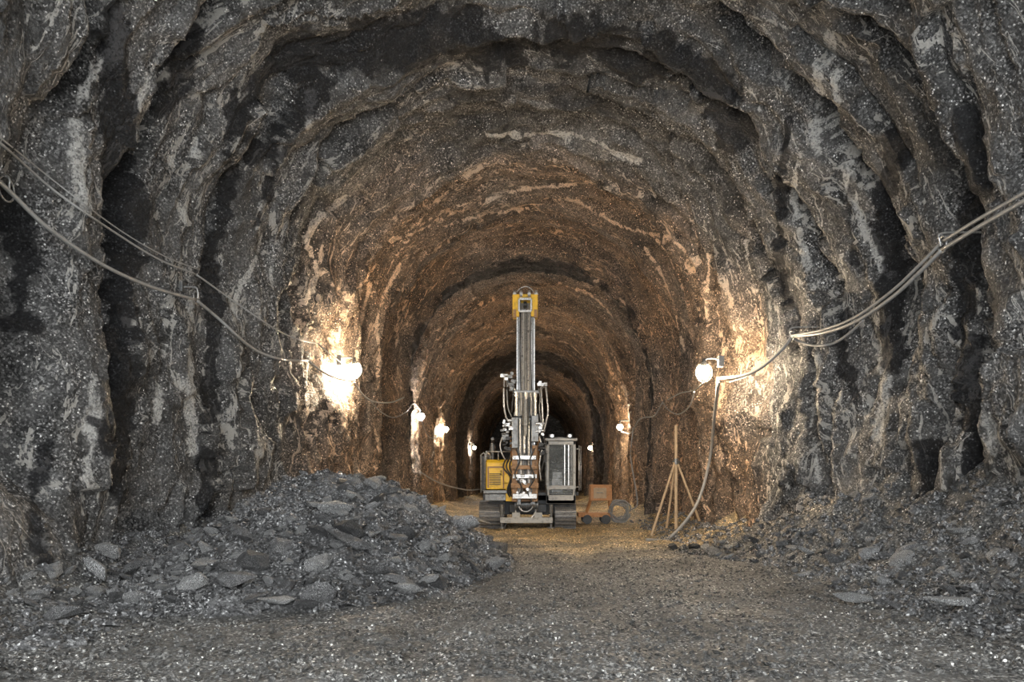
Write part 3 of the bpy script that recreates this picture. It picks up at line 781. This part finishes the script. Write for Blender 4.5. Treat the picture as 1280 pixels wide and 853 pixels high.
for a_, b_ in (((ex0, .35), (ex1, .35)), ((ex1, .35), (ex1, 2.3)), ((ex0, .35), (ex0, 2.3))):
    r_.tube([(a_[0], a_[1], Z(563)), (b_[0], b_[1], Z(563))], .018, 6)
for xx_, yy_ in ((ex0, .35), (ex0+.31, .35), (ex1, .35), (ex1, 1.3), (ex0, 1.3), (ex0, 2.3), (ex1, 2.3)): r_.tube([(xx_, yy_, ez1-.02), (xx_, yy_, Z(563))], .016, 6)
r_.build('guard_rail', M_bright, rig)
# side tank at the far left
tk = MB().box(X(599), X(606), .35, 1.9, Z(614), Z(568)).build('side_tank', M_dark, rig, .02)
MB().tube([(X(600.5), .32, Z(616)), (X(600.5), .32, Z(567)), (X(604), .32, Z(564)), (X(605.5), .32, Z(567)), (X(605.5), .32, Z(616))], .018, 8).build('handrail', M_bright, tk)
# yellow valve cover between engine and mast
MB().box(X(632), X(642), .12, .8, Z(626), Z(575)).box(X(630), X(643), .08, .3, Z(603), Z(592)).build('valve_box', M_yellow, rig, .012)
for k in range(3):
    a0 = (X(634+k*3), .1, Z(570)); MB().tube(spline([a0, (X(629+k*4), -.02, Z(583)), (X(638+k*2), -.04, Z(596)), (X(634+k*2), .05, Z(612)), (X(638+k*3), .15, Z(622))], 6), .02, 8).build('hydraulic_hose', M_rubber, rig)
# mast foot: stacked clamps and cradle plates
mx = X(656.5); my = -.15
foot = MB()
foot.box(X(640), X(647), my-.10, my+.28, Z(626), Z(556)); foot.box(X(665), X(672), my-.10, my+.28, Z(626), Z(556))
foot.box(X(647), X(665), my+.1, my+.28, Z(626), Z(560))
mf = foot.build('mast_cradle', M_bronze, rig, .012)
for k, (ya, yb, xa, xb) in enumerate(((622, 616, 641, 671), (609, 603, 639, 673), (597, 592, 642, 671), (586, 581, 639, 672), (574, 569, 641, 670))):
    m_ = MB().box(X(xa), X(xb), my-.22, my-.02, Z(ya), Z(yb))
    for xx_ in (X(xa+3), X(xb-3)): m_.cyl((xx_, my-.26, (Z(ya)+Z(yb))/2), (xx_, my-.2, (Z(ya)+Z(yb))/2), .035, None, 8)
    m_.build('clamp_plate', M_bronze if k % 2 else M_bright, mf, .008)
for xx_ in (X(651), X(661)):
    MB().cyl((xx_, my-.1, Z(618)), (xx_, my-.1, Z(585)), .06, None, 14).cyl((xx_, my-.1, Z(585)), (xx_, my-.1, Z(552)), .032, None, 12).build('lift_cylinder', M_bright, mf)
for sx, xx_ in ((-1, X(640)), (1, X(672))):
    MB().bar((xx_, .9, .95), (xx_+sx*.02, my+.2, Z(545)), .07, .07).build('brace_strut', M_bronze, mf, .008)
# guide column
mast = MB()
for xx_ in (X(648.5), X(666)):
    mast.box(xx_-.055, xx_+.055, my, my+.22, Z(630), Z(376))
for k in range(26):
    zz = .9+k*.185
    if zz < Z(385): mast.bar((X(648.5), my+.2, zz), (X(666), my+.2, zz+(.18 if k % 2 else -.18)), .03, .03)
mst = mast.build('mast', M_steel, rig, .006)
for px_ in (646.6, 650.6, 664, 667.9):
    MB().box(X(px_)-.013, X(px_)+.013, my-.022, my+.01, Z(560), Z(396)).build('wear_strip', M_bright, mst)
for xx_, rr, mm in ((X(652.6), .022, M_bright), (X(657.3), .045, M_steel), (X(654.8), .018, M_white), (X(660.2), .018, M_bright), (X(662.6), .022, M_white)):
    MB().cyl((xx_, my-.02, Z(600)), (xx_, my-.02, Z(380)), rr, None, 12).build('drill_rod' if rr > .04 else 'feed_chain', mm, mst)
for xx_ in (X(650.8), X(663.8)):
    MB().tube(spline([(xx_, my-.07, Z(560)), (xx_+.01, my-.09, Z(500)), (xx_-.01, my-.08, Z(440)), (xx_, my-.06, Z(392))], 6), .014, 6).build('feed_hose', M_rubber, mst)
# crown of the mast
hd = MB()
for xx_ in (X(645), X(668)):
    hd.box(xx_-.085, xx_+.085, my-.12, my+.3, Z(397), Z(370))
hd.box(X(645), X(668), my-.06, my+.26, Z(374), Z(369)); hd.box(X(645), X(668), my+.1, my+.26, Z(386), Z(369))
head = hd.build('mast_head', M_yellow, rig, .012)
ring = MB()
for a_, b_ in (((649, 391), (664, 391)), ((664, 391), (664, 376)), ((664, 376), (649, 376)), ((649, 376), (649, 391))):
    ring.bar((X(a_[0]), my-.14, Z(a_[1])), (X(b_[0]), my-.14, Z(b_[1])), .05, .06)
ring.build('sheave_frame', M_bright, head, .006)
for xx_ in (X(643.5), X(651.5), X(661.5), X(670)):
    MB().cyl((xx_-.035, my-.02, Z(368.5)), (xx_+.035, my-.02, Z(368.5)), .095, None, 18).cyl((xx_-.05, my-.02, Z(368.5)), (xx_+.05, my-.02, Z(368.5)), .03, None, 8).build('sheave', M_bright, head)
MB().cyl((X(656.5)-.04, my-.16, Z(383)), (X(656.5)+.04, my-.16, Z(383)), .08, None, 16).build('sheave', M_dark, head)
MB().tube(spline([(X(646), my, Z(366)), (X(651), my, Z(361)), (X(658), my, Z(359)), (X(664), my, Z(362)), (X(667), my, Z(366))], 5), .015, 6).build('crown_rope', M_bright, head)
for xx_ in (X(643.5), X(669.5)):
    MB().box(xx_-.04, xx_+.04, my-.16, my-.1, Z(399), Z(389)).build('head_lug', M_bronze, head, .006)
# drill head carriage
cr = MB().box(X(644), X(671), my-.25, my-.05, Z(499), Z(489)).box(X(641), X(674), my-.22, my-.05, Z(493), Z(489)).box(X(643), X(671), my-.25, my-.05, Z(521), Z(516)).box(X(649), X(666), my-.08, my-.05, Z(521), Z(489))
car = cr.build('carriage', M_steel, rig, .01)
for k, xx_ in enumerate((646, 652, 658, 664, 669)):
    MB().cyl((X(xx_), my-.27, Z(520)), (X(xx_), my-.27, Z(495)), .042, None, 12).cyl((X(xx_), my-.27, Z(497)), (X(xx_), my-.27, Z(492)), .055, None, 8).build('feed_cylinder', M_bright if k % 2 == 0 else M_steel, car)
MB().cyl((X(657), my-.30, Z(533)), (X(657), my-.30, Z(500)), .10, .075, 16).cyl((X(657), my-.30, Z(545)), (X(657), my-.30, Z(533)), .06, None, 12).build('rotary_motor', M_steel, car)
# lower drill assembly
la = MB().box(X(640), X(648), my-.25, my, Z(560), Z(522)).box(X(664), X(673), my-.25, my, Z(552), Z(518)).box(X(648), X(664), my-.12, my, Z(526), Z(522))
low = la.build('clamp_housing', M_steel, rig, .012)
for xx_ in (650.5, 655.5, 661):
    MB().cyl((X(xx_), my-.18, Z(566)), (X(xx_), my-.18, Z(524)), .034, None, 12).build('guide_rod', M_bright, low)
def cluster(cx, cz, n, sx, sz, name, par, mat, seed):
    r = random.Random(seed); m_ = MB()
    for i in range(n):
        x = X(cx+r.uniform(-sx, sx)); z = Z(cz+r.uniform(-sz, sz)); y = my-.22+r.uniform(-.08, .08); q = r.uniform(.03, .06)
        if i % 3 == 0: m_.cyl((x-q, y, z), (x+q, y, z), q*.7, None, 10)
        elif i % 3 == 1: m_.box(x-q, x+q, y-q, y+q, z-q*.8, z+q*.8)
        else: m_.cyl((x, y-q, z), (x, y+q, z), q*.8, None, 10)
    return m_.build(name, mat, par, .004)
cluster(635, 532, 16, 5, 6, 'valve_block', low, M_bright, 1)
cluster(631, 544, 14, 4, 6, 'swing_motor', low, M_steel, 2)
cluster(634, 555, 12, 6, 8, 'manifold', low, M_dark, 3)
cluster(675, 537, 14, 4, 9, 'valve_block', low, M_bright, 4)
cluster(632, 473, 8, 3, 3, 'hose_manifold', mst, M_bright, 5)
cluster(641, 478, 16, 3, 12, 'hose_clamp', mst, M_steel, 8)
cluster(679, 481, 8, 5, 3, 'hose_manifold', mst, M_bright, 6)
cluster(678, 562, 10, 4, 8, 'manifold', low, M_dark, 9)
cluster(655, 606, 16, 12, 14, 'fittings', mf, M_bright, 10)
MB().bar((X(632), my-.05, Z(474)), (X(645), my, Z(489)), .06, .06).bar((X(680), my-.05, Z(483)), (X(669), my, Z(492)), .06, .06).build('hose_bracket', M_steel, mst, .006)
HO = [([(631, 474), (630.5, 490), (631, 510), (634, 524), (639, 530)], .024, M_bright), ([(634.5, 474), (634.5, 495), (636, 512), (640, 522)], .022, M_steel),
      ([(638, 478), (642, 490), (641, 505), (640, 516)], .018, M_rubber), ([(682, 484), (683.5, 500), (684.5, 515), (682, 530), (679, 540)], .024, M_bright),
      ([(676, 484), (677, 500), (678, 520), (678, 536)], .022, M_bright), ([(673, 486), (675, 498), (674, 512), (676, 528)], .02, M_steel), ([(629, 545), (626, 556), (628, 566), (632, 574)], .02, M_bright),
      ([(674, 545), (677, 560), (674, 580), (676, 600)], .02, M_bright), ([(679, 545), (681, 556), (680, 572), (676, 590)], .018, M_rubber),
      ([(645, 560), (650, 575), (644, 592), (652, 608), (648, 622)], .018, M_rubber), ([(668, 560), (662, 578), (668, 596), (660, 612), (664, 626)], .018, M_rubber)]
for pts, rr, mm in HO:
    MB().tube(spline([(X(a_), my-.22-.05*math.sin(i), Z(b_)) for i, (a_, b_) in enumerate(pts)], 6), rr, 8).build('hydraulic_hose', mm, rig)
# cab
cx0, cx1, cz0, cz1 = X(683), X(720), Z(629), Z(550); cy0, cy1 = .1, 1.6
cb = MB()
cb.box(cx0, cx1, cy0, cy1, cz0, cz0+.10)
for xx_ in (cx0, cx1-.07):
    for yy_ in (cy0, cy1-.07): cb.box(xx_, xx_+.07, yy_, yy_+.07, cz0, cz1)
cb.box(cx0, cx1, cy0, cy0+.06, cz0, Z(618)); cb.box(cx0, cx1, cy0-.01, cy0+.06, Z(611), Z(606)); cb.box(cx0, cx1, cy0, cy0+.07, cz1-.1, cz1)
cb.box(cx0, cx0+.04, cy0, cy1, cz0, Z(606)); cb.box(cx1-.04, cx1, cy0, cy1, cz0, Z(606)); cb.box(cx0, cx1, cy1-.05, cy1, cz0, Z(600))
cab = cb.build('cab', M_white, rig, .012)
MB().box(cx0-.03, cx1+.04, cy0-.08, cy1+.05, cz1, cz1+.07).box(cx0+.1, cx1-.1, cy0+.1, cy1-.2, cz1+.07, cz1+.1).build('cab_roof', M_white, cab, .02)
MB().box(cx0+.07, cx1-.07, cy0+.025, cy0+.035, Z(606), cz1-.1).build('windscreen', M_glass, cab)
MB().box(cx0+.07, cx1-.07, cy0+.02, cy0+.03, Z(617), Z(611)).build('lower_pane', M_glass, cab)
MB().box(cx0+.01, cx0+.02, cy0+.07, cy1-.07, Z(606), cz1-.1).build('side_pane', M_glass, cab)
MB().box(cx1-.02, cx1-.01, cy0+.07, cy1-.07, Z(606), cz1-.1).build('side_pane', M_glass, cab)
gr = MB()
for px_ in (706, 711): gr.box(X(px_)-.012, X(px_)+.012, cy0-.02, cy0+.01, Z(606), cz1-.1)
gr.build('windscreen_bars', M_bright, cab)
st_ = MB().box(X(692), X(711), .75, 1.15, Z(613), Z(608)).box(X(693), X(710), 1.1, 1.2, Z(610), Z(584)).box(X(696), X(707), 1.1, 1.18, Z(583), Z(577)).box(X(699), X(704), .9, 1.1, cz0+.1, Z(613))
st_.build('seat', M_dark, cab, .02)
cn = MB().box(X(690), X(704), .35, .55, cz0+.1, Z(596)).box(X(691), X(703), .3, .36, Z(597), Z(589))
for px_ in (690, 694, 706, 710): cn.cyl((X(px_), .5, Z(606)), (X(px_)+.02, .42, Z(594)), .012, None, 6).ball((X(px_)+.02, .42, Z(594)), .03, 8)
cn.build('control_console', M_steel, cab, .006)
for px_ in (690, 712):
    f = MB().box(X(px_)-.07, X(px_)+.07, cy0-.18, cy0-.06, cz1+.07, cz1+.17).build('work_light', M_dark, cab, .01)
    MB().cyl((X(px_), cy0-.20, cz1+.12), (X(px_), cy0-.175, cz1+.12), .045, None, 14).build('lens', M_bright, f)
MB().tube([(X(724), .05, Z(556)), (X(724), .05, Z(612))], .018, 6).tube([(X(727), .3, Z(556)), (X(727), .3, Z(612))], .018, 6).tube([(X(720), .1, Z(560)), (X(724), .05, Z(560))], .014, 6).tube([(X(720), .1, Z(608)), (X(724), .05, Z(608))], .014, 6).tube([(X(721), .3, Z(560)), (X(727), .3, Z(560))], .014, 6).tube([(X(721), .3, Z(608)), (X(727), .3, Z(608))], .014, 6).build('grab_rail', M_bright, cab)
MB().tube([(X(684), .05, Z(566)), (X(684), -.12, Z(566)), (X(682), -.14, Z(568))], .01, 6).box(X(681)-.04, X(681)+.05, -.16, -.13, Z(577), Z(566)).build('mirror', M_dark, cab)

# ------------------------------------------------------------------ trolley with a box, coiled hose, sledge
S2 = F/22.6
def gx_(px): return (px-VX)/S2
def gz_(py): return 1.25-(py-VY)/S2
c = Vector((gx_(750), 22.6, 0)); c.z = float(floor_z(c.x, c.y))
t = empty('site_trolley', c); tag(t, 'small trolley carrying an orange box, right of the drill rig', 'trolley')
def lx(px): return gx_(px)-c.x
def lz(py): return gz_(py)-c.z
bx = MB().box(lx(737), lx(764), -.25, .35, lz(626), lz(606)).build('box', M_rust, t, .015)
MB().box(lx(741), lx(757), -.27, -.25, lz(623), lz(610)).build('box_panel', M_wood, bx, .006)
MB().tube([(lx(745), -.28, lz(616)), (lx(745), -.31, lz(616)), (lx(752), -.31, lz(616)), (lx(752), -.28, lz(616))], .012, 6).build('handle', M_bright, bx)
fr = MB().bar((lx(738), -.2, lz(626)), (lx(731), -.3, lz(648)), .04, .04).bar((lx(762), -.2, lz(626)), (lx(764), -.3, lz(648)), .04, .04).bar((lx(738), .3, lz(626)), (lx(731), .3, lz(648)), .04, .04).bar((lx(762), .3, lz(626)), (lx(764), .3, lz(648)), .04, .04)
fr.box(lx(722), lx(764), -.35, .35, lz(646), lz(641)); fr.build('frame', M_rust, t, .006)
for px_ in (733, 756):
    for yy_ in (-.33, .33):
        MB().cyl((lx(px_), yy_-.04, .13), (lx(px_), yy_+.04, .13), .13, None, 18).cyl((lx(px_), yy_-.06, .13), (lx(px_), yy_+.06, .13), .05, None, 10).build('wheel', M_rubber, t)
cc = Vector(((776-VX)/1000*22.2, 22.2, 0)); cc.z = float(floor_z(cc.x, cc.y))
t = empty('hose_coil', cc); tag(t, 'coiled grey hose leaning by the right wall beside the trolley', 'hose')
h = MB(); P = []
for i in range(150):
    a = i/150*2*PI*6; R = .25+.07*math.sin(i*.23)+.03*math.sin(i*.9)
    P.append((math.cos(a)*R, .12*math.sin(a*.5+i*.01)+i*.0008, .36+math.sin(a)*R*.98))
h.tube(P, .024, 6).build('coil', M_cable, t)
h = MB().tube(spline([(.3, 0, .4), (.45, -.05, .55), (.42, .05, 1.0), (.30, .2, 1.9), (.38, .25, 2.7)], 6), .02, 6); h.build('riser', M_cable, t)
pp = Vector(((792-VX)/1000*20.5, 20.5, 0)); pp.z = float(floor_z(pp.x, pp.y))+.05

# ------------------------------------------------------------------ light
w = bpy.data.worlds.new('fill_sky'); sc.world = w; w.use_nodes = True
bg = w.node_tree.nodes['Background']; bg.inputs[0].default_value = (.93, .97, 1, 1); bg.inputs[1].default_value = 7.0
# grey fill light added through an unseen mouth left open behind the camera; the portal only tells the renderer where it comes in
pl = bpy.data.lights.new('fill_portal', 'AREA'); pl.shape = 'RECTANGLE'; pl.size = 12; pl.size_y = 9.5; pl.cycles.is_portal = True
po = bpy.data.objects.new('fill_portal', pl); C.objects.link(po); po.location = (0, -1.6, 4.2); po.rotation_euler = (PI/2, 0, 0)

sc.view_settings.view_transform = 'Standard'; sc.view_settings.look = 'None'; sc.view_settings.gamma = 1; sc.view_settings.use_curve_mapping = False
sc.view_settings.exposure = 0
sc.cycles.use_denoising = True
sc.cycles.max_bounces = 5; sc.cycles.diffuse_bounces = 3; sc.cycles.glossy_bounces = 2
